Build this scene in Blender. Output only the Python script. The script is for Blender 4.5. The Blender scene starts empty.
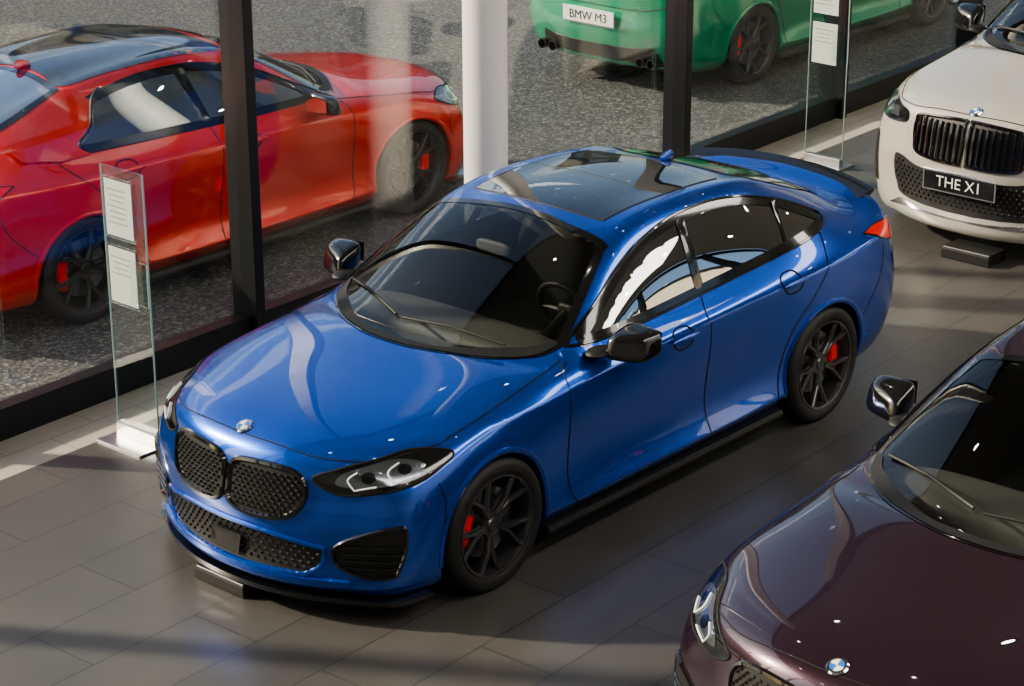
import bpy, bmesh, math, random, numpy as np
from mathutils import Vector, Matrix
from mathutils.bvhtree import BVHTree
from mathutils.geometry import delaunay_2d_cdt
random.seed(3)
S=bpy.context.scene
C=S.collection
# ---------------------------------------------------------------- materials
def mat(name,col,rough=.5,metal=0,coat=0,spec=.5,emit=None,es=0,coatr=.03):
    m=bpy.data.materials.new(name);m.use_nodes=True;b=m.node_tree.nodes['Principled BSDF']
    b.inputs['Base Color'].default_value=(*col,1);b.inputs['Roughness'].default_value=rough
    b.inputs['Metallic'].default_value=metal;b.inputs['Coat Weight'].default_value=coat
    b.inputs['Coat Roughness'].default_value=coatr;b.inputs['Specular IOR Level'].default_value=spec
    if emit: b.inputs['Emission Color'].default_value=(*emit,1);b.inputs['Emission Strength'].default_value=es
    return m
def paint(name,col,col2,metal=.6,rough=.27):
    m=mat(name,col,rough,metal,1.0,coatr=.008);nt=m.node_tree;b=nt.nodes['Principled BSDF'];b.inputs['Coat IOR'].default_value=1.65
    tc=nt.nodes.new('ShaderNodeTexCoord');v=nt.nodes.new('ShaderNodeTexVoronoi');v.inputs['Scale'].default_value=900
    nt.links.new(tc.outputs['Object'],v.inputs['Vector'])
    mx=nt.nodes.new('ShaderNodeMix');mx.data_type='RGBA';mx.inputs[6].default_value=(*col,1);mx.inputs[7].default_value=(*col2,1)
    nt.links.new(v.outputs['Color'],mx.inputs[0]);nt.links.new(mx.outputs[2],b.inputs['Base Color'])
    return m
def glass(name,tint,f0=.04,power=4.0):
    m=bpy.data.materials.new(name);m.use_nodes=True;nt=m.node_tree;nt.nodes.clear();L=nt.links.new
    o=nt.nodes.new('ShaderNodeOutputMaterial');t=nt.nodes.new('ShaderNodeBsdfTransparent');g=nt.nodes.new('ShaderNodeBsdfGlossy')
    ge=nt.nodes.new('ShaderNodeNewGeometry');d=nt.nodes.new('ShaderNodeVectorMath');d.operation='DOT_PRODUCT';L(ge.outputs['Normal'],d.inputs[0]);L(ge.outputs['Incoming'],d.inputs[1])
    def mth(op,a,b_):
        n_=nt.nodes.new('ShaderNodeMath');n_.operation=op
        for k,x in enumerate((a,b_)):
            if x is None: continue
            if isinstance(x,(int,float)): n_.inputs[k].default_value=x
            else: L(x,n_.inputs[k])
        return n_.outputs[0]
    ab=mth('ABSOLUTE',d.outputs['Value'],None);om=mth('SUBTRACT',1.0,ab);pw=mth('POWER',om,power);sc=mth('MULTIPLY',pw,1-f0);fr=mth('ADD',sc,f0)
    x=nt.nodes.new('ShaderNodeMixShader');t.inputs[0].default_value=(*tint,1);g.inputs['Roughness'].default_value=.01;g.inputs[0].default_value=(1,1,1,1)
    L(fr,x.inputs[0]);L(t.outputs[0],x.inputs[1]);L(g.outputs[0],x.inputs[2]);L(x.outputs[0],o.inputs[0])
    return m
M={}
M['blue']=paint('paint_blue',(.003,.066,.44),(.006,.108,.62),.68)
M['red']=paint('paint_red',(.66,.014,.006),(.82,.035,.01),.3)
M['green']=paint('paint_green',(.0,.27,.13),(.01,.36,.19),.4)
M['white']=paint('paint_white',(.46,.44,.40),(.54,.52,.47),.2)
M['purple']=paint('paint_purple',(.032,.015,.027),(.055,.026,.045),.6)
M['black']=mat('gloss_black',(.008,.008,.009),.12,0,1)
M['carbon']=mat('roof_black',(.012,.012,.014),.1,0,1)
M['matte']=mat('matte_black',(.012,.012,.013),.55)
M['grille']=mat('grille_black',(.012,.012,.013),.35,.2,.2)
M['interior']=mat('interior_black',(.10,.097,.09),.6)
M['rubber']=mat('tyre_rubber',(.020,.020,.020),.6)
M['rim']=mat('rim_dark',(.085,.085,.09),.26,.7,.8)
M['disc']=mat('brake_disc',(.35,.35,.36),.35,1)
M['caliper']=mat('caliper_red',(.75,.01,.01),.3,0,.5)
M['chrome']=mat('chrome',(.8,.8,.82),.08,1)
M['silver']=mat('silver',(.55,.56,.58),.25,1)
M['lens']=mat('lens_clear',(.20,.22,.25),.15,.8,1)
M['drl']=mat('drl_white',(.8,.82,.85),.2,0,.5,emit=(1,1,1),es=.15)
M['lampred']=mat('lamp_red',(.6,.012,.01),.12,0,1,emit=(1,.02,.01),es=.25)
M['gap']=mat('shut_line',(.004,.004,.005),.7)
M['wind']=glass('windshield_glass',(.66,.69,.67),.06)
M['sideg']=glass('side_glass',(.25,.27,.27),.50,3)
M['dark']=mat('dark_glass',(.006,.007,.008),.03,0,1);M['dark'].node_tree.nodes['Principled BSDF'].inputs['Coat IOR'].default_value=2.0
M['badge']=mat('badge_blue',(.05,.2,.6),.2,.2,1)
M['plate']=mat('plate_white',(.75,.75,.73),.4)
# ---------------------------------------------------------------- mesh helpers
def mesh(name,vs,fs,smooth=True):
    me=bpy.data.meshes.new(name);me.from_pydata([tuple(v) for v in vs],[],[tuple(f) for f in fs]);me.update()
    bm=bmesh.new();bm.from_mesh(me);bmesh.ops.recalc_face_normals(bm,faces=bm.faces)
    if smooth:
        for e in bm.edges:
            if len(e.link_faces)==2 and e.calc_face_angle(0)>math.radians(38): e.smooth=False
        for f in bm.faces:f.smooth=True
    bm.to_mesh(me);bm.free();return me
def join(parts):
    vs=[];fs=[]
    for v,f in parts:
        k=len(vs);vs+= [Vector(q) for q in v];fs+=[tuple(i+k for i in q) for q in f]
    return vs,fs
def box(c,s,rot=None):
    vs=[Vector(((i&1)-.5,((i>>1)&1)-.5,((i>>2)&1)-.5)) for i in range(8)]
    vs=[Vector((v.x*s[0],v.y*s[1],v.z*s[2])) for v in vs]
    if rot is not None: vs=[rot@v for v in vs]
    return [v+Vector(c) for v in vs],[(0,2,3,1),(4,5,7,6),(0,1,5,4),(2,6,7,3),(0,4,6,2),(1,3,7,5)]
def obox(name,c,s,m,rotz=0,bev=0.0,parent=None):
    v,f=box((0,0,0),s);me=mesh(name,v,f,False);me.materials.append(m)
    o=bpy.data.objects.new(name,me);C.objects.link(o);o.location=c;o.rotation_euler[2]=rotz
    if bev: b=o.modifiers.new('b','BEVEL');b.width=bev;b.segments=2
    if parent:o.parent=parent
    return o
def lathe(prof,seg=56,closed=False):
    vs=[];fs=[];n=len(prof)
    for k in range(seg):
        a=2*math.pi*k/seg
        for r,y in prof: vs.append((r*math.cos(a),y,r*math.sin(a)))
    for k in range(seg):
        k2=(k+1)%seg
        for i in range(n if closed else n-1):
            j=(i+1)%n;fs.append((k*n+i,k*n+j,k2*n+j,k2*n+i))
    return vs,fs
def cr(pts,per=6,closed=False):
    n=len(pts);out=[];P_=[Vector(p) for p in pts]
    rng=range(n) if closed else range(n-1)
    for i in rng:
        g=lambda k:P_[k%n] if closed else P_[max(0,min(n-1,k))]
        a,b,c,d=g(i-1),g(i),g(i+1),g(i+2)
        if (b-c).length<1e-6: continue
        for q in range(per):
            t=q/per
            out.append(.5*((2*b)+(c-a)*t+(2*a-5*b+4*c-d)*t*t+(3*b-3*c+d-a)*t**3))
    if not closed: out.append(P_[-1].copy())
    return out
def sweep(path,prof,up=None,closed=False,normals=None,cap=True):
    """prof list of (o,u): o along side vector, u along up"""
    n=len(path);vs=[];m=len(prof)
    for i,p in enumerate(path):
        a=path[(i-1)%n] if (closed or i>0) else p; b=path[(i+1)%n] if (closed or i<n-1) else p
        t=(b-a).normalized()
        uu=normals[i] if normals else up
        sd=t.cross(uu).normalized();u2=sd.cross(t).normalized()
        for o_,u_ in prof: vs.append(p+sd*o_+u2*u_)
    fs=[]
    for i in range(n if closed else n-1):
        k=(i+1)%n
        for j in range(m):
            l=(j+1)%m;fs.append((i*m+j,i*m+l,k*m+l,k*m+j))
    if cap and not closed:
        fs.append(tuple(range(m)));fs.append(tuple((n-1)*m+j for j in range(m)))
    return vs,fs
def circ(r,n=8,ry=None): return [(r*math.cos(2*math.pi*k/n),(ry or r)*math.sin(2*math.pi*k/n)) for k in range(n)]
def subd(v,f,lv=2):
    me=bpy.data.meshes.new('t');me.from_pydata([tuple(x) for x in v],[],f);o=bpy.data.objects.new('t',me);C.objects.link(o)
    md=o.modifiers.new('s','SUBSURF');md.levels=lv
    bpy.context.view_layer.update();ev=o.evaluated_get(bpy.context.evaluated_depsgraph_get()).data
    r_=([x.co.copy() for x in ev.vertices],[tuple(p.vertices) for p in ev.polygons])
    bpy.data.objects.remove(o);return r_
# ---------------------------------------------------------------- canonical car body
SIDE=[
 [(1.87,.765,.135),(1.89,.815,.28),(1.88,.83,.46),(1.85,.815,.62),(1.79,.775,.72),(1.93,.62,.757),(2.01,.47,.775),(2.07,.31,.785),(2.095,.15,.79),(2.10,0,.79)],
 [(1.63,.82,.14),(1.65,.88,.28),(1.63,.898,.46),(1.61,.89,.65),(1.57,.84,.775),(1.62,.71,.825),(1.69,.54,.85),(1.74,.36,.865),(1.765,.18,.873),(1.77,0,.875)],
 [(1.335,.82,.17),(1.335,.888,.28),(1.335,.91,.46),(1.335,.90,.66),(1.335,.862,.80),(1.335,.765,.86),(1.36,.60,.895),(1.38,.40,.912),(1.39,.2,.922),(1.39,0,.925)],
 [(.97,.82,.17),(.97,.89,.26),(.97,.874,.44),(.97,.885,.67),(.97,.873,.82),(.98,.80,.885),(1.01,.66,.928),(1.06,.43,.953),(1.09,.21,.965),(1.10,0,.968)],
 [(.68,.82,.17),(.68,.89,.255),(.68,.852,.42),(.68,.88,.68),(.68,.88,.84),(.70,.825,.905),(.76,.715,.945),(.91,.45,.975),(.975,.22,.985),(.99,0,.99)],
 [(.33,.82,.17),(.33,.89,.255),(.33,.846,.42),(.33,.878,.68),(.33,.883,.855),(.33,.825,.93),(.37,.655,1.165),(.50,.42,1.205),(.545,.21,1.22),(.56,0,1.225)],
 [(.0,.82,.17),(.0,.89,.255),(.0,.844,.42),(.0,.877,.68),(.0,.885,.865),(0,.82,.945),(0,.59,1.325),(.07,.40,1.372),(.10,.2,1.39),(.11,0,1.395)],
 [(-.4,.82,.17),(-.4,.89,.255),(-.4,.844,.42),(-.4,.877,.69),(-.4,.885,.873),(-.4,.815,.955),(-.4,.57,1.365),(-.4,.38,1.405),(-.4,.19,1.417),(-.4,0,1.42)],
 [(-.85,.82,.17),(-.85,.89,.26),(-.85,.858,.43),(-.85,.88,.69),(-.85,.888,.88),(-.85,.81,.965),(-.85,.56,1.345),(-.85,.38,1.385),(-.85,.19,1.397),(-.85,0,1.40)],
 [(-1.3,.82,.18),(-1.3,.89,.29),(-1.3,.912,.47),(-1.3,.91,.70),(-1.3,.895,.89),(-1.3,.80,.98),(-1.28,.54,1.265),(-1.25,.37,1.31),(-1.23,.19,1.325),(-1.22,0,1.33)],
 [(-1.68,.79,.19),(-1.68,.87,.30),(-1.68,.89,.48),(-1.68,.895,.71),(-1.68,.875,.905),(-1.68,.765,.99),(-1.70,.51,1.13),(-1.72,.35,1.165),(-1.73,.18,1.18),(-1.73,0,1.185)],
 [(-1.93,.76,.20),(-1.95,.83,.31),(-1.95,.86,.5),(-1.95,.865,.72),(-1.93,.835,.915),(-1.96,.72,.995),(-1.99,.51,1.04),(-2.01,.34,1.055),(-2.02,.17,1.062),(-2.02,0,1.065)],
 [(-2.06,.71,.22),(-2.10,.77,.33),(-2.13,.80,.52),(-2.12,.80,.72),(-2.09,.765,.93),(-2.14,.66,1.01),(-2.19,.49,1.055),(-2.22,.33,1.07),(-2.235,.16,1.077),(-2.24,0,1.08)],
]
def build_net():
    bm=bmesh.new();cache={}
    def V(x,y,z,s):
        k=(round(x,5),round(y*s if abs(y)>1e-6 else 0,5),round(z,5))
        if k not in cache: cache[k]=bm.verts.new(k)
        return cache[k]
    n=len(SIDE);FX=[2.155,2.185,2.205,2.175,None];RX=[-2.20,-2.28,-2.325,-2.29,None]
    def fg(st,cx):
        G=[]
        for rr in range(4):
            ex,ey,ez=st[rr];row=[]
            for c in range(6):
                yt=st[4+c][1]/st[4][1]*ey
                row.append((ex+(cx[rr]-ex)*(1-abs(yt/ey)**2.2),yt,ez))
            G.append(row)
        G.append([st[4+c] for c in range(6)]);return G
    for s in (1,-1):
        def quad(*q):
            vs=list(dict.fromkeys(V(*a,s) for a in q))
            if len(vs)<3:return
            if s<0: vs=vs[::-1]
            try:bm.faces.new(vs)
            except ValueError:pass
        for i in range(n-1):
            for j in range(9): quad(SIDE[i][j],SIDE[i][j+1],SIDE[i+1][j+1],SIDE[i+1][j])
        F=fg(SIDE[0],FX);R=fg(SIDE[-1],RX)
        for rr in range(4):
            for c in range(5):
                quad(F[rr][c],F[rr][c+1],F[rr+1][c+1],F[rr+1][c]);quad(R[rr][c],R[rr+1][c],R[rr+1][c+1],R[rr][c+1])
        rows=[F[0]]+[[(SIDE[i][0][0],SIDE[i][0][1]*SIDE[i][4+c][1]/SIDE[i][4][1],SIDE[i][0][2]) for c in range(6)] for i in range(1,n-1)]+[R[0]]
        for i in range(1,n-1): rows[i][0]=SIDE[i][0]
        for i in range(n-1):
            for c in range(5): quad(rows[i][c],rows[i+1][c],rows[i+1][c+1],rows[i][c+1])
    lay=bm.edges.layers.float.get('crease_edge') or bm.edges.layers.float.new('crease_edge')
    for s in (1,-1):
        for j,i0,i1,cv_ in ((4,2,11,.5),(1,2,9,.55),(6,4,9,.3)):
            for i in range(i0,i1):
                e=bm.edges.get((V(*SIDE[i][j],s),V(*SIDE[i+1][j],s)))
                if e: e[lay]=cv_
    bmesh.ops.recalc_face_normals(bm,faces=bm.faces);return bm
bm=build_net();me=bpy.data.meshes.new('cage');bm.to_mesh(me);bm.free()
o=bpy.data.objects.new('cage',me);C.objects.link(o);md=o.modifiers.new('s','SUBSURF');md.levels=2
n=len(me.vertices);T=np.zeros(n*3);me.vertices.foreach_get('co',T);T=T.reshape(n,3);Q=T.copy()
for it in range(5):
    me.vertices.foreach_set('co',Q.ravel());me.update();bpy.context.view_layer.update()
    ev=o.evaluated_get(bpy.context.evaluated_depsgraph_get()).data
    E=np.zeros(len(ev.vertices)*3);ev.vertices.foreach_get('co',E);Q=Q+.9*(T-E.reshape(-1,3)[:n])
me.vertices.foreach_set('co',Q.ravel());me.update();md.levels=4;bpy.context.view_layer.update()
full=bpy.data.meshes.new_from_object(o.evaluated_get(bpy.context.evaluated_depsgraph_get()))
BV=BVHTree.FromPolygons([v.co.copy() for v in full.vertices],[tuple(p.vertices) for p in full.polygons])
# boolean wheel arches
fo=bpy.data.objects.new('full',full);C.objects.link(fo)
AR=.368
cv,cf=join([([Vector(q)+Vector((sx*1.335,sy*.86,.325)) for q in v],f) for sx in (1,-1) for sy in (1,-1) for v,f in [lathe([(0.001,-.24),(AR,-.24),(AR,.24),(.001,.24)],96,False)]])
cm=mesh('cut',cv,cf,False);bmc=bmesh.new();bmc.from_mesh(cm);bmesh.ops.remove_doubles(bmc,verts=bmc.verts,dist=.003);bmesh.ops.holes_fill(bmc,edges=bmc.edges);bmesh.ops.recalc_face_normals(bmc,faces=bmc.faces);bmc.to_mesh(cm);bmc.free()
cu=bpy.data.objects.new('cut',cm);C.objects.link(cu)
b=fo.modifiers.new('b','BOOLEAN');b.operation='DIFFERENCE';b.object=cu;b.solver='EXACT'
bpy.context.view_layer.update()
body=bpy.data.meshes.new_from_object(fo.evaluated_get(bpy.context.evaluated_depsgraph_get()))
bpy.data.objects.remove(fo);bpy.data.objects.remove(cu);bpy.data.objects.remove(o)
def proj(p,n,eps=0.):
    h=BV.ray_cast(p+n*3,-n)
    if h[0] is None:
        h=BV.find_nearest(p)
    return h[0]+h[1]*eps,h[1]
def basis(n):
    n=Vector(n).normalized();a=Vector((0,0,1)) if abs(n.z)<.9 else Vector((1,0,0))
    e1=a.cross(n).normalized();return n,e1,n.cross(e1)
def inpoly(x,y,P2):
    c=False;j=len(P2)-1
    for i in range(len(P2)):
        xi,yi=P2[i];xj,yj=P2[j]
        if (yi>y)!=(yj>y) and x<(xj-xi)*(y-yi)/(yj-yi)+xi:c=not c
        j=i
    return c
def poly2(pts,n,per,smooth=True):
    n,e1,e2=basis(n);pp=cr(pts,per,True) if smooth else [Vector(p) for p in pts]
    return [(p.dot(e1),p.dot(e2)) for p in pp],n,e1,e2
def inset(P2,d):
    a=sum(P2[i-1][0]*P2[i][1]-P2[i][0]*P2[i-1][1] for i in range(len(P2)))
    s=1 if a>0 else -1;out=[];k=len(P2)
    for i in range(k):
        p,q=Vector(P2[i-1]),Vector(P2[(i+1)%k]);t=(q-p)
        t=t.normalized() if t.length>1e-7 else Vector((1,0));nn=Vector((-t.y,t.x))*s
        out.append(tuple(Vector(P2[i])+nn*d))
    return out
def patch(pts,n,eps=.004,res=.03,per=5,smooth=True,ins=0):
    P2,n,e1,e2=poly2(pts,n,per,smooth)
    if ins:P2=inset(P2,ins)
    xs=[p[0] for p in P2];ys=[p[1] for p in P2];k=len(P2);v2=[Vector(p) for p in P2]
    a=min(xs)+res/2
    while a<max(xs):
        b_=min(ys)+res/2
        while b_<max(ys):
            if inpoly(a,b_,P2) and min((Vector((a,b_))-Vector(p)).length for p in P2)>res*.4: v2.append(Vector((a,b_)))
            b_+=res
        a+=res
    r_=delaunay_2d_cdt(v2,[(i,(i+1)%k) for i in range(k)],[],1,1e-5)
    vs=[proj(e1*p.x+e2*p.y,n,eps)[0] for p in r_[0]]
    return vs,[tuple(f) for f in r_[2]]
def ring(pts,n,w,eps=.005,per=6,smooth=True,out=0.):
    P2,n,e1,e2=poly2(pts,n,per,smooth);A=inset(P2,-out) if out else P2;B=inset(P2,w);k=len(P2)
    mid=inset(P2,(w-out)/2)
    vs=[proj(e1*p[0]+e2*p[1],n,eps)[0] for p in A+mid+B]
    return vs,[(i,(i+1)%k,(i+1)%k+k,i+k) for i in range(k)]+[(i+k,(i+1)%k+k,(i+1)%k+2*k,i+2*k) for i in range(k)]
def line(pts,n,r=.004,closed=False,eps=0.,per=8,prof=None,smooth=True):
    n=Vector(n).normalized();pp=cr(pts,per,closed) if smooth else [Vector(p) for p in pts]
    pr=[proj(p,n,eps) for p in pp]
    return sweep([p[0] for p in pr],prof or circ(r,6),closed=closed,normals=[p[1] for p in pr])
def mir(vf,both=True):
    v,f=vf;v=[Vector(q) for q in v];m=([Vector((q.x,-q.y,q.z)) for q in v],[tuple(reversed(x)) for x in f])
    return join([(v,f),m]) if both else m
# feature polygons (car space)
WS=[(.66,.715),(.80,.66),(1.0,.44),(1.11,.2),(1.135,0),(1.11,-.2),(1.0,-.44),(.80,-.66),(.66,-.715),(.66,-.715),(.42,-.64),(.20,-.565),(.16,-.54),(.155,-.3),(.145,0),(.155,.3),(.16,.54),(.20,.565),(.42,.64),(.66,.715)]
WS=[(x,y,1.) for x,y in WS]
SW=[(.60,.985),(.60,.985),(.41,1.085),(.2,1.19),(0,1.262),(-.25,1.315),(-.47,1.33),(-.70,1.322),(-.95,1.285),(-1.2,1.215),(-1.42,1.12),(-1.50,1.075),(-1.46,1.055),(-1.30,1.043),(-.96,1.03),(-.31,1.01),(.17,.995)]
SW=[(x,.7,z) for x,z in SW]
RW=[(-1.16,.47),(-1.16,.47),(-1.10,.25),(-1.08,0),(-1.10,-.25),(-1.16,-.47),(-1.16,-.47),(-1.5,-.49),(-1.83,-.46),(-1.83,-.46),(-1.90,-.2),(-1.91,0),(-1.90,.2),(-1.83,.46),(-1.83,.46),(-1.5,.49)]
RW=[(x,y,1.2) for x,y in RW]
UP=(0,0,1);LF=(0,1,0);FR=(1,0,0)
# delete window faces
winp=[]
for pts,nn,cond in ((WS,UP,lambda c,N:N.z>.2 and c.z>.9),(SW,LF,lambda c,N:N.y>.2),(SW,(0,-1,0),lambda c,N:N.y<-.2),(RW,UP,lambda c,N:N.z>.2 and c.z>.9)):
    P2,n_,e1,e2=poly2(pts,nn,6);winp.append((inset(P2,.018),e1,e2,cond))
def outer_near(c,r): return min(math.hypot(c.x-sx*1.335,c.z-.325) for sx in (1,-1))<r
bm=bmesh.new();bm.from_mesh(body);kill=[]
for f in bm.faces:
    c=f.calc_center_median();N=f.normal
    if c.z>.9:
        for P2,e1,e2,cond in winp:
            if cond(c,N) and inpoly(c.dot(e1),c.dot(e2),P2): kill.append(f);break
    f.material_index=1 if (outer_near(c,AR+.0015) and abs(c.y)>.55 and c.z<.75) else 0
bmesh.ops.delete(bm,geom=kill,context='FACES')
for e in bm.edges:
    if len(e.link_faces)==2 and e.calc_face_angle(0)>math.radians(40): e.smooth=False
for f in bm.faces:f.smooth=True
bm.to_mesh(body)
nl=[v.normal.copy() for v in bm.verts]
for v,q in zip(bm.verts,nl): v.co-=q*.018
liner=bpy.data.meshes.new('liner');bm.to_mesh(liner);bm.free()
PARTS={}   # name -> (mesh, [material keys])
def add(name,vf,m,smooth=True): PARTS[name]=(mesh(name,vf[0],vf[1],smooth) if isinstance(vf,tuple) else vf,[m] if isinstance(m,str) else m)
body.materials.clear();liner.materials.clear()
PARTS['body']=(body,['PAINT','matte']);PARTS['cabin_liner']=(liner,['interior','matte'])
add('windshield',patch(WS,UP,.002,.05),'wind')
add('windshield_frit',ring(WS,UP,.03,.004,out=.012),'black')
cow=[(.70,.70),(.83,.64),(1.0,.44),(1.11,.2),(1.135,0),(1.11,-.2),(1.0,-.44),(.83,-.64),(.70,-.70),(.70,-.67),(.80,-.60),(.955,-.40),(1.055,-.2),(1.08,0),(1.055,.2),(.955,.40),(.80,.60),(.70,.67)]
add('cowl',patch([(x,y,1) for x,y in cow],UP,.007,.03),'matte')
# side glass is a near-flat drop-glass spanning sill line to roof rail
SWP=cr(SW,6,True)
def zspan(x):
    zs=[]
    for i in range(len(SWP)):
        a,b_=SWP[i-1],SWP[i]
        if (a.x>x)!=(b_.x>x): zs.append(a.z+(b_.z-a.z)*(x-a.x)/(b_.x-a.x))
    return (min(zs),max(zs)) if len(zs)>1 else None
def flat(vf,eps):
    out=[]
    for v in vf[0]:
        x=max(-1.485,min(.585,v.x));sp_=zspan(x)
        if not sp_ or sp_[1]-sp_[0]<.004: out.append(v);continue
        zb,zt=sp_;yb=proj(Vector((x,.9,zb)),Vector(LF))[0].y;yt=proj(Vector((x,.9,zt)),Vector(LF))[0].y
        t=max(0,min(1,(v.z-zb)/(zt-zb)));out.append(Vector((v.x,yb+(yt-yb)*t+.006*4*t*(1-t)*min(1,(zt-zb)/.25)+eps,v.z)))
    return out,vf[1]
add('side_glass',mir(flat(patch(SW,LF,.002,.04),.001)),'sideg')
add('side_window_trim',mir(ring(SW,LF,.018,.005,out=.022)),'black')
sw_b=[(.62,.7,.975),(.17,.7,.975),(-.31,.7,.988),(-.96,.7,1.008),(-1.3,.7,1.022),(-1.48,.7,1.04),(-1.56,.7,1.075),(-1.45,.7,1.14),(-1.2,.7,1.238),(-.95,.7,1.308),(-.70,.7,1.346),(-.47,.7,1.354),(-.25,.7,1.34),(0,.7,1.287),(.2,.7,1.215),(.41,.7,1.11),(.63,.7,1.0)]
add('window_surround',mir(line(sw_b,LF,.009,True,.003)),'black')
add('pillar_b',mir(flat(patch([(-.28,.7,1.0),(-.34,.7,1.33),(-.41,.7,1.33),(-.35,.7,1.0)],LF,.005,.03,smooth=False),.006)),'black')
add('pillar_c',mir(flat(patch([(-1.09,.7,1.03),(-1.16,.7,1.24),(-1.19,.7,1.24),(-1.12,.7,1.03)],LF,.005,.03,smooth=False),.006)),'black')
QC=[(-1.13,1.335),(-1.02,1.26),(-1.12,1.13),(-1.24,1.06),(-1.20,1.005),(-1.40,1.0),(-1.62,1.03),(-1.64,1.09),(-1.5,1.17),(-1.3,1.26)]
add('n_quarter_panel',mir(patch([(x,.7,z) for x,z in QC],LF,.014,.03,smooth=False)),'PAINT')
add('n_quarter_trim',mir(line([(-.95,.7,1.318),(-1.03,.7,1.262),(-1.12,.7,1.13),(-1.235,.7,1.06),(-1.19,.7,1.012)],LF,.012,False,.013,6)),'black')
add('rear_glass',patch(RW,UP,.002,.05),'sideg');add('rear_glass_frit',ring(RW,UP,.03,.004,out=.012),'black')
RF=[(.02,.43),(.02,.43),(.05,.2),(.055,0),(.05,-.2),(.02,-.43),(.02,-.43),(-.5,-.435),(-.93,-.42),(-.93,-.42),(-.95,0),(-.93,.42),(-.93,.42),(-.5,.435)]
add('roof_glass',patch([(x,y,1.4) for x,y in RF],UP,.004,.05),'dark')
add('roof_glass_seal',line([(x,y,1.4) for x,y in RF],UP,.005,True),'matte')
add('roof_glass_divider',line([(-.45,.42,1.4),(-.45,0,1.4),(-.45,-.42,1.4)],UP,.006),'matte')
RP=[(.03,.52),(.06,.2),(.07,0),(.06,-.2),(.03,-.52),(-.4,-.53),(-.85,-.51),(-1.12,-.46),(-1.06,-.2),(-1.04,0),(-1.06,.2),(-1.12,.46),(-.85,.51),(-.4,.53)]
add('roof_panel',patch([(x,y,1.4) for x,y in RP],UP,.004,.05),'carbon')
# shut lines
add('hood_line',join([line([(1.60,.79,.8),(1.86,.665,.8),(2.0,.50,.78),(2.065,.30,.78),(2.09,0,.78),(2.065,-.30,.78),(2.0,-.5,.78),(1.86,-.665,.8),(1.60,-.79,.8)],UP,.0035),
   mir(line([(1.60,.79,.8),(1.40,.80,.8),(1.18,.79,.85),(.95,.775,.9),(.74,.755,.92)],UP,.0035))]),'gap')
add('door_lines',mir(join([line([(.72,.9,.93),(.80,.9,.86),(.80,.9,.5),(.79,.9,.30),(.74,.9,.24)],LF,.0035),
   line([(-.31,.9,.98),(-.29,.9,.86),(-.30,.9,.5),(-.31,.9,.25)],LF,.0035),
   line([(-1.45,.9,1.04),(-1.36,.9,.93),(-1.18,.9,.76),(-1.02,.9,.62),(-.93,.9,.42),(-.90,.9,.25)],LF,.0035),
   line([(.74,.9,.24),(.3,.9,.235),(-.31,.9,.235),(-.90,.9,.24)],LF,.0035)])),'gap')
add('fuel_bumper_lines',mir(join([line([(1.70,.9,.66),(1.68,.9,.58),(1.69,.9,.45)],LF,.003),line([(-1.69,.9,.52),(-1.85,.9,.68),(-1.92,.9,.86)],LF,.003)])),'gap')
def handle(x,z):
    y=proj(Vector((x,.9,z)),Vector(LF))[0].y
    hv,hf=subd(*box((x,y+.018,z+.006),(.26,.04,.048)),3)
    return join([line([(x-.085,1,z),(x-.05,1,z+.045),(x+.04,1,z+.045),(x+.08,1,z),(x+.04,1,z-.05),(x-.05,1,z-.05)],LF,.005,True)]),(hv,hf)
h1,h2=handle(-.06,.845),handle(-1.0,.885)
add('handle_recess',mir(join([h1[0],h2[0]])),'gap');add('door_handles',mir(join([h1[1],h2[1]])),'PAINT')
# arches
def arch(sx,r0,r1):
    pts=[]
    for k in range(41):
        a=math.radians(-12+204*k/40);pts.append((sx*1.335+r0*math.cos(a),1,.325+r0*math.sin(a)))
    return line([p for p in pts if p[2]>.24],LF,.01,False,-.001,1,prof=[(-.012,-.01),(-.008,.006),(.006,.009),(.02,.001),(.02,-.01)])
add('wheel_arch_lips',mir(join([arch(1,AR+.004,0),arch(-1,AR+.004,0)])),'PAINT')
# sills
add('sill_skirt',mir(sweep([Vector((x,.845,.15)) for x in np.linspace(.96,-.96,12)],[(-.05,-.02),(.03,-.02),(.04,.005),(.03,.03),(-.05,.03)],up=Vector((0,0,1)))),'matte')
# splitter
fy=np.linspace(-.76,.76,33)
fp=[]
for y in fy:
    p=proj(Vector((0,y,.22)),Vector(FR))[0];fp.append(Vector((p.x-.055,y,.118)))
fp=[Vector((1.72,-.81,.125))]+fp+[Vector((1.72,.81,.125))]
add('front_splitter',sweep(fp,[(.06,-.012),(-.008,-.012),(-.014,-.002),(-.008,.01),(.06,.012)],up=Vector((0,0,1))),'black')
ls=[proj(Vector((0,y,.205+.0*abs(y))),Vector(FR),.0) for y in np.linspace(-.62,.62,25)]
add('bumper_blade',sweep([p[0] for p in ls],[(-.022,-.004),(-.012,.016),(.010,.014),(.022,-.004)],normals=[p[1] for p in ls]),'PAINT')
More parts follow.
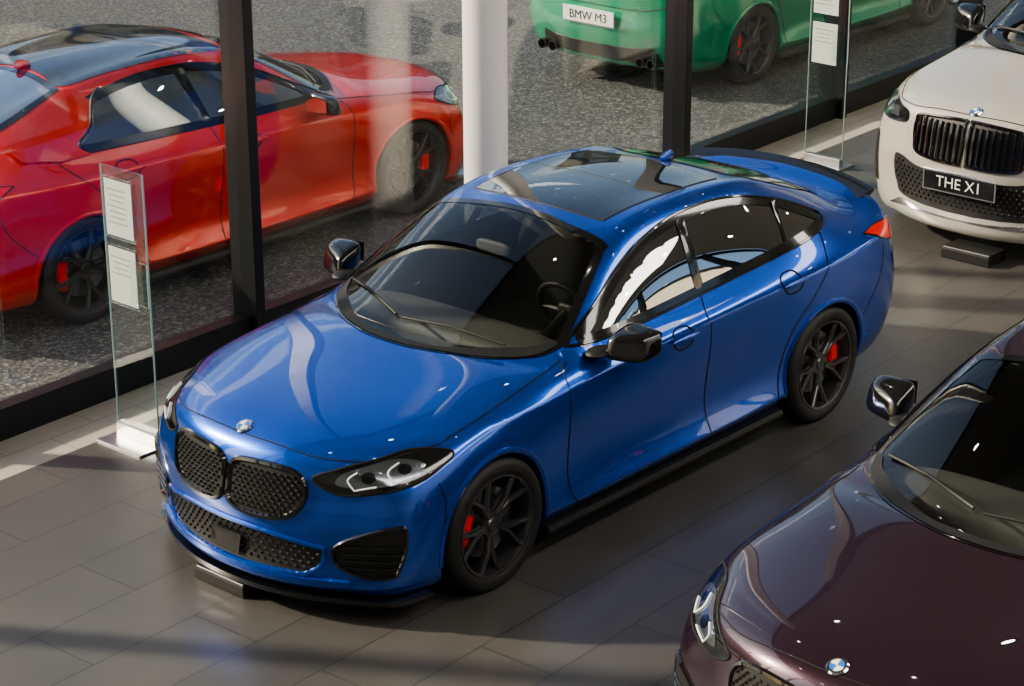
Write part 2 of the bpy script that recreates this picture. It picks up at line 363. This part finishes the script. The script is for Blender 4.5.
# kidneys
KP=[(.018,.57),(.018,.655),(.055,.70),(.15,.715),(.28,.718),(.38,.70),(.425,.645),(.415,.56),(.34,.495),(.18,.475),(.06,.49),(.018,.53)]
K3=[(2.1,y,z) for y,z in KP]
def beads(pts,n,dx,dz,r,eps):
    P2,n,e1,e2=poly2(pts,n,5);P2=inset(P2,.018);parts=[];xs=[p[0] for p in P2];ys=[p[1] for p in P2];row=0;b_=min(ys)
    while b_<max(ys):
        a=min(xs)+(dx/2 if row%2 else 0)
        while a<max(xs):
            if inpoly(a,b_,P2):
                p,N=proj(e1*a+e2*b_,n,eps);q,e_,g_=basis(N)
                parts.append(([p+N*r,p+e_*r,p+g_*r,p-e_*r,p-g_*r,p-N*r],[(0,1,2),(0,2,3),(0,3,4),(0,4,1),(5,2,1),(5,3,2),(5,4,3),(5,1,4)]))
            a+=dx
        b_+=dz;row+=1
    return join(parts)
add('kidney_back',mir(patch(K3,FR,.003,.03)),'matte')
add('kidney_frame',mir(line(K3,FR,.014,True,.003)),'black')
add('kidney_mesh',mir(beads(K3,FR,.034,.019,.0085,.008)),'grille')
CI=[(-.52,.37),(-.52,.37),(-.25,.405),(0,.41),(.25,.405),(.52,.37),(.52,.37),(.50,.28),(.43,.23),(.43,.23),(0,.222),(-.43,.23),(-.43,.23),(-.50,.28)]
CI3=[(2.1,y,z) for y,z in CI]
add('intake_back',patch(CI3,FR,.003,.03),'matte');add('intake_frame',line(CI3,FR,.012,True,.003),'PAINT');add('intake_mesh',beads(CI3,FR,.04,.024,.009,.005),'grille')
add('radar_panel',patch([(2.1,y,z) for y,z in [(-.09,.25),(.09,.25),(.10,.35),(-.10,.35)]],FR,.02,.03,smooth=False),'matte')
SI=[(2.0,.51,.36),(1.98,.56,.41),(1.9,.66,.465),(1.9,.79,.49),(1.9,.845,.48),(1.9,.84,.37),(1.9,.79,.255),(1.9,.79,.255),(1.95,.66,.245),(2.0,.54,.29)]
nS=(.8,.6,0)
add('side_intake',mir(patch(SI,nS,.004,.03)),'matte')
add('side_intake_frame',mir(line(SI,nS,.011,True,.003)),'black')
add('side_intake_fins',mir(join([line([(2.0,.57,z),(1.9,.70,z+.01),(1.85,.78,z+.015)],nS,.006,False,.008) for z in (.285,.32,.355,.39)])),'black')
# headlights
HL=[(2.07,.45,.685),(2.04,.53,.635),(1.99,.62,.625),(1.88,.76,.65),(1.75,.83,.685),(1.60,.86,.755),(1.60,.86,.755),(1.60,.84,.785),(1.72,.72,.79),(1.87,.645,.765),(2.0,.54,.73)]
nH=Vector((.62,.55,.56)).normalized()
add('headlight_housing',mir(patch(HL,nH,.003,.02)),'black')
add('headlight_edge',mir(line(HL,nH,.006,True,.001)),'gap')
dr1=[(1.99,.63,.655),(2.0,.60,.70),(1.96,.62,.725)];dr2=[(1.86,.755,.675),(1.87,.72,.725),(1.81,.73,.755)]
add('headlight_drl',mir(join([line(dr1,nH,.004,False,.009),line([(1.99,.63,.655),(1.92,.70,.665)],nH,.004,False,.009),line(dr2,nH,.004,False,.009),line([(1.86,.755,.675),(1.78,.80,.70)],nH,.004,False,.009)])),'drl')
def lensd(c,r,eps=.007,el=.8): 
    return patch([Vector(c)+basis(nH)[1]*r*math.cos(a)+basis(nH)[2]*r*math.sin(a)*el for a in np.linspace(0,2*math.pi,10)[:-1]],nH,eps,.012)
HI=[(2.02,.55,.665),(1.96,.66,.66),(1.87,.755,.675),(1.77,.81,.705),(1.72,.80,.745),(1.80,.71,.765),(1.92,.62,.735),(2.0,.56,.71)]
add('headlight_reflector',mir(patch(HI,nH,.005,.02)),'lens')
add('headlight_lens',mir(join([lensd((1.93,.66,.70),.032,.008),lensd((1.80,.755,.728),.03,.008)])),'black')
# badge
bp,bn=proj(Vector((2.0,0,.757)),Vector((.75,0,.66)).normalized(),.004)
def disc(c,n,r,h,seg=24):
    n,e1,e2=basis(n);vs=[c+n*h];fs=[]
    for k in range(seg):
        a=2*math.pi*k/seg;d_=e1*math.cos(a)+e2*math.sin(a);vs+=[c+d_*r*.85+n*h,c+d_*r]
    for k in range(seg):
        j=(k+1)%seg;fs+=[(0,1+2*k,1+2*j),(1+2*k,2+2*k,2+2*j,1+2*j)]
    return vs,fs
add('badge_ring',disc(bp,bn,.043,.006),'chrome')
def quad4(c,n,r,h,k):
    n,e1,e2=basis(n);vs=[c+n*h]+[c+n*h+(e1*math.cos(a)+e2*math.sin(a))*r for a in np.linspace(k*math.pi/2,(k+1)*math.pi/2,8)]
    return vs,[(0,i,i+1) for i in range(1,8)]
add('badge_blue',join([quad4(bp,bn,.028,.008,0),quad4(bp,bn,.028,.008,2)]),'badge');add('badge_white',join([quad4(bp,bn,.028,.008,1),quad4(bp,bn,.028,.008,3)]),'plate')
# rear
TLp=[(-1.80,.88,.965),(-1.80,.88,.965),(-1.95,.83,.975),(-2.12,.76,.955),(-2.17,.70,.90),(-2.15,.74,.85),(-2.06,.81,.855),(-1.92,.86,.90)]
nT=Vector((-.55,.8,.2)).normalized()
add('tail_light',mir(patch(TLp,nT,.006,.02)),'lampred');add('tail_light_edge',mir(line(TLp,nT,.006,True,.002)),'black')
add('tail_light_inner',mir(patch([(-2.2,y,z) for y,z in [(.74,.94),(.40,.955),(.34,.93),(.40,.885),(.74,.84)]],(-1,0,0),.006,.02,smooth=False)),'lampred')
add('rear_diffuser',patch([(-2.2,y,z) for y,z in [(-.62,.26),(.62,.26),(.56,.42),(-.56,.42)]],(-1,0,0),.006,.04,smooth=False),'matte')
add('trunk_line',line([(-2.2,.72,.80),(-2.2,.5,.72),(-2.2,0,.72),(-2.2,-.5,.72),(-2.2,-.72,.80)],(-1,0,0),.004),'gap')
add('exhausts',mir(join([([Vector(q)@Matrix.Rotation(math.pi/2,3,'Z')+Vector((-2.20,y,.29)) for q in v],f) for y in (.45,.56) for v,f in [lathe([(.035,-.06),(.043,-.06),(.043,.08),(.035,.08)],20,True)]])),'black')
sp=[]
for y in np.linspace(-.62,.62,25):
    q=abs(y)/.62;sp.append(Vector((-2.205+.10*q**2.4,y,1.083-.038*q**2.2)))
add('lip_spoiler',sweep(sp,[(.075,-.008),(.05,.010),(.0,.030),(-.035,.042),(-.037,.026),(.0,-.01)],up=Vector((0,0,1))),'black')
fv,ff=subd([(-.93,.02,1.39),(-.93,-.02,1.39),(-1.12,-.02,1.34),(-1.12,.02,1.34),(-1.05,.012,1.43),(-1.05,-.012,1.43),(-1.11,-.01,1.435),(-1.11,.01,1.435)],[(0,1,2,3),(4,7,6,5),(0,4,5,1),(3,2,6,7),(0,3,7,4),(1,5,6,2)],2)
add('antenna_fin',(fv,ff),'PAINT')
# mirrors
mv=[(.60,.875,.93),(.53,1.075,.935),(.39,1.105,.955),(.38,.90,.95),(.57,.89,1.03),(.49,1.06,1.055),(.385,1.095,1.065),(.375,.89,1.08)]
mv=[(x,(y-.98)*1.12+.985,(z-1.0)*1.2+.995) for x,y,z in mv];mf=[(0,3,2,1),(4,5,6,7),(0,1,5,4),(1,2,6,5),(2,3,7,6),(3,0,4,7)]
def loopsub(v,f,lv=3):
    me=bpy.data.meshes.new('t');me.from_pydata(v,[],f);bm=bmesh.new();bm.from_mesh(me)
    bmesh.ops.subdivide_edges(bm,edges=bm.edges[:],cuts=1,use_grid_fill=True);bm.verts.index_update()
    r_=([x.co.copy() for x in bm.verts],[tuple(q.index for q in p.verts) for p in bm.faces]);bm.free();return subd(*r_,lv)
add('mirror_caps',mir(loopsub(mv,mf)),'MIRROR')
add('mirror_glass',mir(([(.372,.91,.955),(.376,1.085,.965),(.374,1.08,1.05),(.366,.91,1.065)],[(0,1,2,3)])),'chrome')
add('mirror_arms',mir(subd(*join([box((.56,.855,.95),(.20,.14,.05))]),2)),'matte')
# interior
iv=[]
def rb(c,s,rot=None,lv=2):
    me_v,me_f=box(c,s,rot);return loopsub([tuple(q) for q in me_v],me_f,lv)
iv.append(rb((.66,0,.82),(.36,1.46,.26)))
iv.append(rb((.42,0,.62),(.9,.26,.22)))
for y in (.36,-.36):
    iv.append(rb((-.22,y,.55),(.52,.50,.18)));iv.append(rb((-.52,y,.85),(.15,.48,.62),Matrix.Rotation(-.28,3,'Y')));iv.append(rb((-.63,y,1.19),(.11,.26,.18),Matrix.Rotation(-.2,3,'Y')))
iv.append(rb((-1.05,0,.56),(.5,1.25,.18)));iv.append(rb((-1.35,0,.85),(.15,1.25,.5),Matrix.Rotation(-.4,3,'Y')))
iv.append(rb((.36,0,1.235),(.03,.22,.065)))
add('interior',join(iv),'interior')
st=[];ct=Vector((.20,.36,.93));ax=Vector((-.9,0,.42)).normalized();_,e1,e2=basis(ax)
st.append(sweep([ct+(e1*math.cos(a)+e2*math.sin(a))*.18 for a in np.linspace(0,2*math.pi,33)[:-1]],circ(.016,8),closed=True,normals=[ax]*32))
st.append(rb(tuple(ct),(.06,.12,.10)));st.append(sweep([ct+e1*.17,ct-e1*.17],circ(.014,6),normals=[ax]*2));st.append(sweep([ct,ct-e2*.17],circ(.014,6),normals=[ax]*2));st.append(sweep([ct,ct-ax*.3],circ(.03,8),up=Vector((0,1,0))))
add('steering_wheel',join(st),'matte')
wp=[]
for y0,y1,s_ in ((.52,-.05,1),(-.10,-.62,1)):
    a=proj(Vector((.95 if abs(y0)<.3 else .86,y0,1)),Vector(UP),.018)[0];b_=proj(Vector((.96 if abs(y1)<.3 else .72,y1,1)),Vector(UP),.018)[0]
    mid=proj((a+b_)/2,Vector(UP),.02)[0];wp.append(sweep([a,mid,b_],circ(.007,6),up=Vector((0,0,1))))
add('wipers',join(wp),'matte')
# --- SUV-specific front
XK=[(.022,.55),(.022,.74),(.05,.765),(.36,.745),(.405,.70),(.40,.60),(.35,.535),(.06,.525)]
XK3=[(2.1,y,z) for y,z in XK]
add('x_kidney_back',mir(patch(XK3,FR,.004,.03)),'matte');add('x_kidney_frame',mir(line(XK3,FR,.012,True,.006)),'black')
add('x_kidney_slats',mir(join([line([(2.1,y,.54),(2.1,y,.65),(2.1,y,.74)],FR,.009,False,.012) for y in np.linspace(.06,.37,8)])),'black')
XH=[(2.03,.50,.66),(1.93,.66,.63),(1.84,.79,.65),(1.70,.86,.70),(1.64,.86,.75),(1.78,.76,.765),(1.95,.62,.745),(2.03,.50,.72)]
add('x_headlight',mir(patch(XH,nH,.004,.02)),'black');add('x_headlight_edge',mir(line(XH,nH,.007,True,.002)),'black')
add('x_headlight_drl',mir(join([patch([(1.99,.58,.67),(1.92,.68,.66),(1.87,.72,.71),(1.95,.62,.73)],nH,.007,.02,smooth=False),patch([(1.88,.75,.665),(1.80,.81,.68),(1.77,.80,.735),(1.84,.74,.73)],nH,.007,.02,smooth=False)])),'lens')
XC=[(-.55,.33),(-.58,.47),(-.5,.49),(-.3,.46),(.3,.46),(.5,.49),(.58,.47),(.55,.33),(.4,.26),(-.4,.26)]
add('x_intake',patch([(2.1,y,z) for y,z in XC],FR,.004,.03),'matte');add('x_intake_mesh',beads([(2.1,y,z) for y,z in XC],FR,.04,.024,.009,.006),'grille')
add('x_side_intake',mir(patch([(1.9,.72,.28),(1.9,.72,.28),(1.9,.76,.5),(1.9,.81,.56),(1.9,.84,.5),(1.9,.83,.3)],nS,.005,.03)),'matte')
add('x_skid',patch([(2.1,y,z) for y,z in [(-.6,.2),(-.5,.245),(.5,.245),(.6,.2)]],FR,.012,.04,smooth=False),'silver')
# wheel
def bar(r0,a0,r1,a1,w0,w1,y0,y1,dep):
    out=[]
    for r_,a,w,y in ((r0,a0,w0,y0),(r1,a1,w1,y1)):
        p=Vector((r_*math.cos(a),0,r_*math.sin(a)));out.append((p,w,y))
    d_=(out[1][0]-out[0][0]).normalized();t=Vector((-d_.z,0,d_.x));vs=[]
    for p,w,y in out: vs+=[p+t*w+Vector((0,y-dep,0)),p+t*w+Vector((0,y-.012,0)),p+t*w*.45+Vector((0,y,0)),p-t*w*.45+Vector((0,y,0)),p-t*w+Vector((0,y-.012,0)),p-t*w+Vector((0,y-dep,0))]
    return vs,[(i,(i+1)%6,(i+1)%6+6,i+6) for i in range(6)]+[tuple(range(6)),tuple(range(11,5,-1))]
WP={}
WP['tyre']=(mesh('tyre',*lathe([(.238,-.10),(.262,-.113),(.295,-.115),(.316,-.102),(.3235,-.085),(.325,-.05),(.325,.05),(.3235,.085),(.316,.102),(.295,.115),(.262,.112),(.250,.104),(.242,.09)],72,True)),'rubber')
WP['rim']=(mesh('rim',*join([lathe([(.252,.102),(.248,.110),(.238,.107),(.231,.092),(.224,.06),(.212,-.02),(.215,-.09),(.243,-.1)],72)]+
   [bar(.05,k*2*math.pi/5+s_*.10,.13,k*2*math.pi/5+s_*.09,.016,.016,.078,.086,.03) for k in range(5) for s_ in (-1,1)]+
   [bar(.12,k*2*math.pi/5+s_*.08,.237,k*2*math.pi/5+s_*.27,.0155,.0135,.085,.102,.03) for k in range(5) for s_ in (-1,1)]+
   [lathe([(.001,.080),(.03,.082),(.036,.074),(.062,.072),(.068,.058),(.068,.02)],32)])),'rim')
WP['brake_disc']=(mesh('brake_disc',*lathe([(.06,.03),(.172,.03),(.172,.005),(.06,.005)],48,True)),'disc')
WP['hub_back']=(mesh('hub_back',*lathe([(.001,-.03),(.214,-.03)],40)),'matte')
cal=[]
for k in range(9):
    a=math.radians(-32+64*k/8);cal.append([(r_*math.cos(a),y,r_*math.sin(a)) for r_,y in ((.125,-.0),(.19,-.0),(.195,.05),(.185,.06),(.135,.06),(.125,.05))])
cv=[p for r_ in cal for p in r_];cf=[(i*6+j,i*6+(j+1)%6,(i+1)*6+(j+1)%6,(i+1)*6+j) for i in range(8) for j in range(6)]+[tuple(range(6)),tuple(range(48,54))]
WP['caliper']=(mesh('caliper',cv,cf),'caliper')
for nme,(m_,k_) in WP.items(): m_.materials.append(M[k_])
def text_mesh(txt,size,ext=.001):
    cu_=bpy.data.curves.new('txt','FONT');cu_.body=txt;cu_.size=size;cu_.extrude=ext;cu_.align_x='CENTER';cu_.align_y='CENTER'
    o_=bpy.data.objects.new('txt',cu_);C.objects.link(o_);bpy.context.view_layer.update()
    me_=bpy.data.meshes.new_from_object(o_.evaluated_get(bpy.context.evaluated_depsgraph_get()));bpy.data.objects.remove(o_);return me_
def car(name,tf,loc,rz,pk,exclude=(),mirror='black',wr=1.0,cal=True,plate=None,mdx=0):
    root=bpy.data.objects.new(name,None);C.objects.link(root);root.location=loc;root.rotation_euler[2]=rz
    for nme,(m_,keys) in PARTS.items():
        if any(nme==e or (e.endswith('*') and nme.startswith(e[:-1])) for e in exclude): continue
        m2=m_.copy();k=len(m2.vertices);A_=np.zeros(k*3);m2.vertices.foreach_get('co',A_);A_=tf(A_.reshape(k,3))
        if nme.startswith('mirror'): A_=A_+np.array([mdx,0,0])
        m2.vertices.foreach_set('co',A_.ravel());m2.update()
        m2.materials.clear()
        for key in keys: m2.materials.append(M[pk] if key=='PAINT' else M[mirror] if key=='MIRROR' else M[key])
        ob=bpy.data.objects.new(nme,m2);C.objects.link(ob);ob.parent=root
    for sx in (1,-1):
        for sy in (1,-1):
            q=tf(np.array([[1.335*sx,.785*sy,.325]]))[0]
            for nme,(m_,_) in WP.items():
                if nme=='caliper' and not cal: continue
                ob=bpy.data.objects.new('wheel_'+nme,m_);C.objects.link(ob);ob.parent=root
                ob.location=(q[0],q[1],.325*wr);ob.scale=(wr,1,wr)
                if sy<0: ob.rotation_euler[2]=math.pi
                if nme=='caliper':
                    ob.rotation_euler[1]=0 if (sx*sy>0) else math.pi
                if nme=='rim': ob.rotation_euler[1]=random.random()*.6
    if plate:
        txt,px,pz,w,h,ts,bgm,fgm=plate
        pl=obox('number_plate',(px,0,pz),(.015,w,h),M[bgm],parent=root,bev=.003)
        fr=obox('number_plate_frame',(px-.004*(1 if px>0 else -1),0,pz),(.015,w+.02,h+.02),M['chrome'],parent=root,bev=.003)
        tm=text_mesh(txt,h*ts);tm.materials.append(M[fgm]);to=bpy.data.objects.new('plate_text',tm);C.objects.link(to);to.parent=root
        to.location=(px+(.009 if px>0 else -.009),0,pz);to.rotation_euler=(math.pi/2,0,math.pi/2 if px>0 else -math.pi/2)
    return root
def lin(a,b_,c_): return lambda A_:A_*np.array([a,b_,c_])
def xtf(A_):
    B_=A_.copy();B_[:,0]*=.985;B_[:,1]*=1.02;B_[:,2]=1.27*A_[:,2]-.08*A_[:,2]**2;return B_
XO=('x_*',)
NB=('n_*',)
car('sedan_car',lin(1,1,1),(0,0,0),0,'blue',XO+NB+('roof_panel',))
car('sedan_car',lin(1.07,1.05,1.01),(-1.13,-4.28,0),math.pi,'red',XO+('roof_glass*','lip_spoiler','pillar_c'),wr=1.05)
car('sedan_car',lin(1.07,1.05,1.01),(-8.5,-4.62,0),math.pi,'green',XO+('roof_glass*','pillar_c'),wr=1.05,plate=('BMW M3',-2.51,.63,.54,.115,.9,'plate','matte'))
car('coupe_car',lin(1.0,1.03,.99),(.09,3.27,0),0,'purple',XO+NB+('roof_panel','lip_spoiler'),mirror='black',mdx=-.33)
car('suv_car',xtf,(-6.32,.03,0),0,'white',NB+('kidney*','intake*','side_intake*','radar*','headlight*','front_splitter','bumper_blade','roof_panel','lip_spoiler'),mirror='black',wr=1.08,cal=False,plate=('THE X1',2.185,.52,.52,.12,.85,'black','plate'))
# ---------------------------------------------------------------- building
ang=math.atan2(.28,9.321);E=Vector((math.cos(ang),math.sin(ang),0));Nn=Vector((-math.sin(ang),math.cos(ang),0));O=Vector((0,-2.383,0))
def W(s,t,z=0): return O+E*s+Nn*t+Vector((0,0,z))
def tile(name,c1,c2,mort,bw,rh,rough,bump=.0,off=.5):
    m=mat(name,c1,rough);nt=m.node_tree;b=nt.nodes['Principled BSDF'];tc=nt.nodes.new('ShaderNodeTexCoord');br=nt.nodes.new('ShaderNodeTexBrick')
    nt.links.new(tc.outputs['Object'],br.inputs['Vector']);br.inputs['Color1'].default_value=(*c1,1);br.inputs['Color2'].default_value=(*c2,1);br.inputs['Mortar'].default_value=(*mort,1)
    br.inputs['Scale'].default_value=1;br.inputs['Brick Width'].default_value=bw;br.inputs['Row Height'].default_value=rh;br.inputs['Mortar Size'].default_value=.004;br.offset=off
    nz=nt.nodes.new('ShaderNodeTexNoise');nz.inputs['Scale'].default_value=3;nz.inputs['Detail'].default_value=6;nt.links.new(tc.outputs['Object'],nz.inputs['Vector'])
    mx=nt.nodes.new('ShaderNodeMix');mx.data_type='RGBA';mx.blend_type='MULTIPLY';mx.inputs[0].default_value=.35
    nt.links.new(br.outputs['Color'],mx.inputs[6]);nt.links.new(nz.outputs['Fac'],mx.inputs[7]);nt.links.new(mx.outputs[2],b.inputs['Base Color'])
    mr=nt.nodes.new('ShaderNodeMapRange');mr.inputs['To Min'].default_value=rough-.06;mr.inputs['To Max'].default_value=rough+.08;nt.links.new(nz.outputs['Fac'],mr.inputs[0]);nt.links.new(mr.outputs[0],b.inputs['Roughness'])
    bu=nt.nodes.new('ShaderNodeBump');bu.inputs['Strength'].default_value=.3;bu.inputs['Distance'].default_value=.003;bu.invert=True;nt.links.new(br.outputs['Fac'],bu.inputs['Height']);nt.links.new(bu.outputs[0],b.inputs['Normal'])
    return m
Mfloor=tile('floor_tiles',(.100,.098,.092),(.116,.113,.106),(.055,.053,.05),1.2,.4,.36)
Mstrip=tile('strip_tiles',(.58,.53,.45),(.62,.57,.48),(.33,.30,.26),.6,.3,.35)
Mwall=mat('wall_paint',(.8,.77,.70),.6);Mceil=mat('ceiling_paint',(.36,.36,.35),.7)
Mframe=mat('frame_anthracite',(.018,.02,.023),.4,.3)
Mcol=mat('column_white',(.8,.79,.76),.5)
Mg=glass('shopfront_glass',(.95,.97,.965),.06,4.5)
S0,S1,T1,H=-20.,13.,13.,6.6;LX=S1-S0;CX=(S0+S1)/2
obox('floor',W(CX,(T1+.45)/2,-.05),(LX,T1-.45,.1),Mfloor,ang)
obox('floor_border',W(CX,.225,-.05),(LX,.45,.1),Mstrip,ang)
obox('ceiling',W(CX,T1/2,H+.05),(LX,T1,.1),Mceil,ang)
SB=-4.0
obox('wall_back',W((S1+SB)/2,T1+.1,H/2),(S1-SB,.2,H),Mwall,ang)
obox('wall_left',W(S1+.1,T1/2,H/2),(.2,T1,H),Mwall,ang)
obox('wall_right',W(S0-.1,T1/2,H/2),(.2,T1,H),Mwall,ang)
ms=[-.12+2.17*k for k in range(6,-10,-1)]
ms=[m_ for m_ in ms if S0<m_<S1];edges=[S1]+ms+[S0];wn=0
def window(a,b_,t,mw):
    global wn
    wn+=1;root=bpy.data.objects.new('window_%d'%wn,None);C.objects.link(root);root.location=W((a+b_)/2,t,0);root.rotation_euler[2]=ang
    w=a-b_
    obox('glass_pane',(0,-.02,H/2),(w,.012,H),Mg,parent=root)
    obox('frame_bottom',(0,0,.09),(w,.10,.18),Mframe,parent=root);obox('frame_top',(0,0,H-.06),(w,.10,.12),Mframe,parent=root)
    obox('mullion',(-w/2,.0,H/2),(mw,.20,H),Mframe,parent=root,bev=.004)
for i in range(len(edges)-1): window(edges[i],edges[i+1],0,.075)
for k in range(5): window(SB-3.2*k,SB-3.2*(k+1),T1+.1,.12)  # unseen back glazing, added to put bright reflections in the side windows
# column
v,f=lathe([(.001,0),(.14,0),(.14,H),(.001,H)],40);v=[Vector((q[0],q[2],q[1])) for q in v]
cme=mesh('column',v,f);cme.materials.append(Mcol);co_=bpy.data.objects.new('column',cme);C.objects.link(co_);co_.location=(-1.86,-2.05,0)
# outside
Mgr=mat('asphalt',(.04,.042,.045),.7);nt=Mgr.node_tree;tc=nt.nodes.new('ShaderNodeTexCoord');nz=nt.nodes.new('ShaderNodeTexNoise');nz.inputs['Scale'].default_value=42;nz.inputs['Detail'].default_value=5;nz.inputs['Roughness'].default_value=.75;nt.links.new(tc.outputs['Object'],nz.inputs['Vector'])
rp=nt.nodes.new('ShaderNodeValToRGB');rp.color_ramp.elements[0].position=.38;rp.color_ramp.elements[0].color=(.022,.025,.028,1);rp.color_ramp.elements[1].position=.68;rp.color_ramp.elements[1].color=(.36,.37,.36,1);e=rp.color_ramp.elements.new(.53);e.color=(.07,.073,.075,1)
nt.links.new(nz.outputs['Fac'],rp.inputs[0]);nt.links.new(rp.outputs[0],nt.nodes['Principled BSDF'].inputs['Base Color'])
bu=nt.nodes.new('ShaderNodeBump');bu.inputs['Strength'].default_value=.5;bu.inputs['Distance'].default_value=.015;nt.links.new(nz.outputs['Fac'],bu.inputs['Height']);nt.links.new(bu.outputs[0],nt.nodes['Principled BSDF'].inputs['Normal'])
obox('ground',W(CX,-20.06,-.06),(90,40,.12),Mgr,ang)
obox('ground',W(CX,T1+20.3,-.06),(90,40,.12),Mgr,ang)
# unseen buildings added for car reflections: dark for hood, pale for side glass
Mfac=mat('facade_brick',(.16,.14,.12),.7);Mfac2=mat('facade_render',(.72,.66,.56),.8);Mwin=mat('facade_glass',(.03,.04,.05),.05,0,1)
def building(loc,rz,L,Hh,mf,nw,nf,yy):
    bo=bpy.data.objects.new('reflection_building',None);C.objects.link(bo);bo.location=loc;bo.rotation_euler[2]=rz
    obox('facade_wall',(0,0,Hh/2),(L,4,Hh),mf,parent=bo);obox('roof_edge',(0,0,Hh+.1),(L+.4,4.4,.3),Mframe,parent=bo)
    wv=join([box((-L/2+2+(L-4)/(nw-1)*i,yy,1.8+2.9*k),(1.6,.12,1.4)) for i in range(nw) for k in range(nf)]);wm=mesh('facade_windows',wv[0],wv[1],False);wm.materials.append(Mwin)
    wo=bpy.data.objects.new('facade_windows',wm);C.objects.link(wo);wo.parent=bo
building(W(-8,-27,0),ang,60,9,Mfac,19,3,2.0)
building(W(-34,T1+26,0),ang,70,17,Mfac2,9,1,-2.0)
# info stands
Msg=glass('stand_glass',(.93,.97,.96),.05);Mpap=mat('paper',(.78,.78,.76),.6);Mpap2=mat('paper_print',(.35,.34,.33),.6);Mst=mat('brushed_steel',(.6,.6,.6),.3,1)
def stand(loc,rz=0):
    r_=bpy.data.objects.new('info_stand',None);C.objects.link(r_);r_.location=loc;r_.rotation_euler[2]=rz
    obox('base_plate',(0,0,.006),(.30,.36,.012),Mst,parent=r_,bev=.003);obox('clamp',(0,0,.045),(.05,.32,.07),Mst,parent=r_,bev=.004)
    obox('glass_sheet',(0,0,.77),(.010,.33,1.5),Msg,parent=r_,bev=.002)
    Med=mat('glass_edge',(.35,.5,.47),.2,0,.5)
    for y in (-.166,.166): obox('glass_edge',(0,y,.77),(.011,.003,1.5),Med,parent=r_)
    for k,z in enumerate((1.30,.93)):
        obox('paper_holder_%d'%k,(.010,-.03,z),(.006,.24,.33),Msg,parent=r_);obox('paper_sheet_%d'%k,(.009,-.03,z),(.002,.215,.305),Mpap,parent=r_)
        for j in range(7 if k==0 else 4): obox('print_line_%d_%d'%(k,j),(.0105,-.04,z+.10-.03*j),(.001,.15-.02*(j%3),.006),Mpap2,parent=r_)
    obox('side_holder',(.03,.12,.93),(.004,.14,.24),Msg,parent=r_);obox('side_holder_edge',(.03,.19,.93),(.005,.003,.24),Med,parent=r_)
stand((1.30,-1.72,0));stand((-5.41,-1.86,0))
# floor boxes
for p,s_ in (((2.10,-.10,.03),(.16,.34,.06)),((-4.26,.10,.035),(.22,.36,.07))):
    fb=bpy.data.objects.new('floor_socket_box',None);C.objects.link(fb);fb.location=(p[0],p[1],0)
    obox('housing',(0,0,s_[2]/2),s_,M['matte'],parent=fb,bev=.006);obox('lid',(0,0,s_[2]+.004),(s_[0]*.9,s_[1]*.95,.01),Mst,parent=fb,bev=.002)
# ceiling spotlights, then added area fill
Mem=mat('spot_emitter',(1,1,1),.5,emit=(1,.93,.82),es=60)
try: Mem.cycles.emission_sampling='NONE'
except Exception: pass
for s_ in np.arange(-16,12,2.6):
    for t in (1.2,3.8,6.4,9.0,11.6):
        v,f=lathe([(.001,-.002),(.055,-.002)],16);v=[Vector((q[0],q[2],q[1])) for q in v];v2,f2=lathe([(.055,-.004),(.08,-.004),(.08,.06),(.055,.06)],16,True);v2=[Vector((q[0],q[2],q[1])) for q in v2]
        r_=bpy.data.objects.new('ceiling_spotlight',None);C.objects.link(r_);r_.location=W(s_,t,H-.03)
        for nm_,vv,ff_,mm in (('emitter',v,f,Mem),('trim_ring',v2,f2,Mframe)):
            m_=mesh(nm_,vv,ff_);m_.materials.append(mm);o_=bpy.data.objects.new(nm_,m_);C.objects.link(o_);o_.parent=r_
def area(name,loc,sx_,sy_,pw,col=(1,.93,.84)):
    l=bpy.data.lights.new(name,'AREA');l.shape='RECTANGLE';l.size=sx_;l.size_y=sy_;l.energy=pw;l.color=col
    o_=bpy.data.objects.new(name,l);C.objects.link(o_);o_.location=loc;o_.rotation_euler=(0,0,ang);return o_
area('ceiling_fill',W(-8,8,H-.08),10,1.2,280);area('ceiling_fill',W(2,8,H-.08),10,1.2,280);area('ceiling_fill',W(-3,11.5,H-.08),16,1.2,300)  # soft fill added below the ceiling to brighten the cars, no fixture
# sun + sky
sd=Vector((.50,-.80,.50)).normalized() # towards sun
l=bpy.data.lights.new('sun','SUN');l.energy=8;l.angle=.035;l.color=(1,.85,.66);lo=bpy.data.objects.new('sun',l);C.objects.link(lo);lo.rotation_euler=sd.to_track_quat('Z','Y').to_euler()
w=bpy.data.worlds.new('world');S.world=w;w.use_nodes=True;nt=w.node_tree;bg=nt.nodes['Background'];sk=nt.nodes.new('ShaderNodeTexSky');sk.sky_type='NISHITA';sk.sun_disc=False
sk.sun_elevation=math.asin(sd.z);sk.sun_rotation=math.atan2(sd.x,sd.y);sk.dust_density=2.5;nt.links.new(sk.outputs[0],bg.inputs[0]);bg.inputs[1].default_value=.2
# ---------------------------------------------------------------- camera
P=[8.3657,7.1893,4.846,3.8648,0.3661,-0.0044,2268.2]
cy,sy,cp,sp_=math.cos(P[3]),math.sin(P[3]),math.cos(P[4]),math.sin(P[4])
fw=Vector((cy*cp,sy*cp,-sp_));r=fw.cross(Vector((0,0,1))).normalized();u=r.cross(fw);c,s=math.cos(P[5]),math.sin(P[5]);r,u=c*r+s*u,-s*r+c*u
cd=bpy.data.cameras.new('camera');co=bpy.data.objects.new('camera',cd);C.objects.link(co)
co.matrix_world=Matrix([[r[0],u[0],-fw[0],P[0]],[r[1],u[1],-fw[1],P[1]],[r[2],u[2],-fw[2],P[2]],[0,0,0,1]])
cd.sensor_width=36;cd.lens=P[6]/1024*36;S.camera=co
S.view_settings.look='AgX - Medium High Contrast'
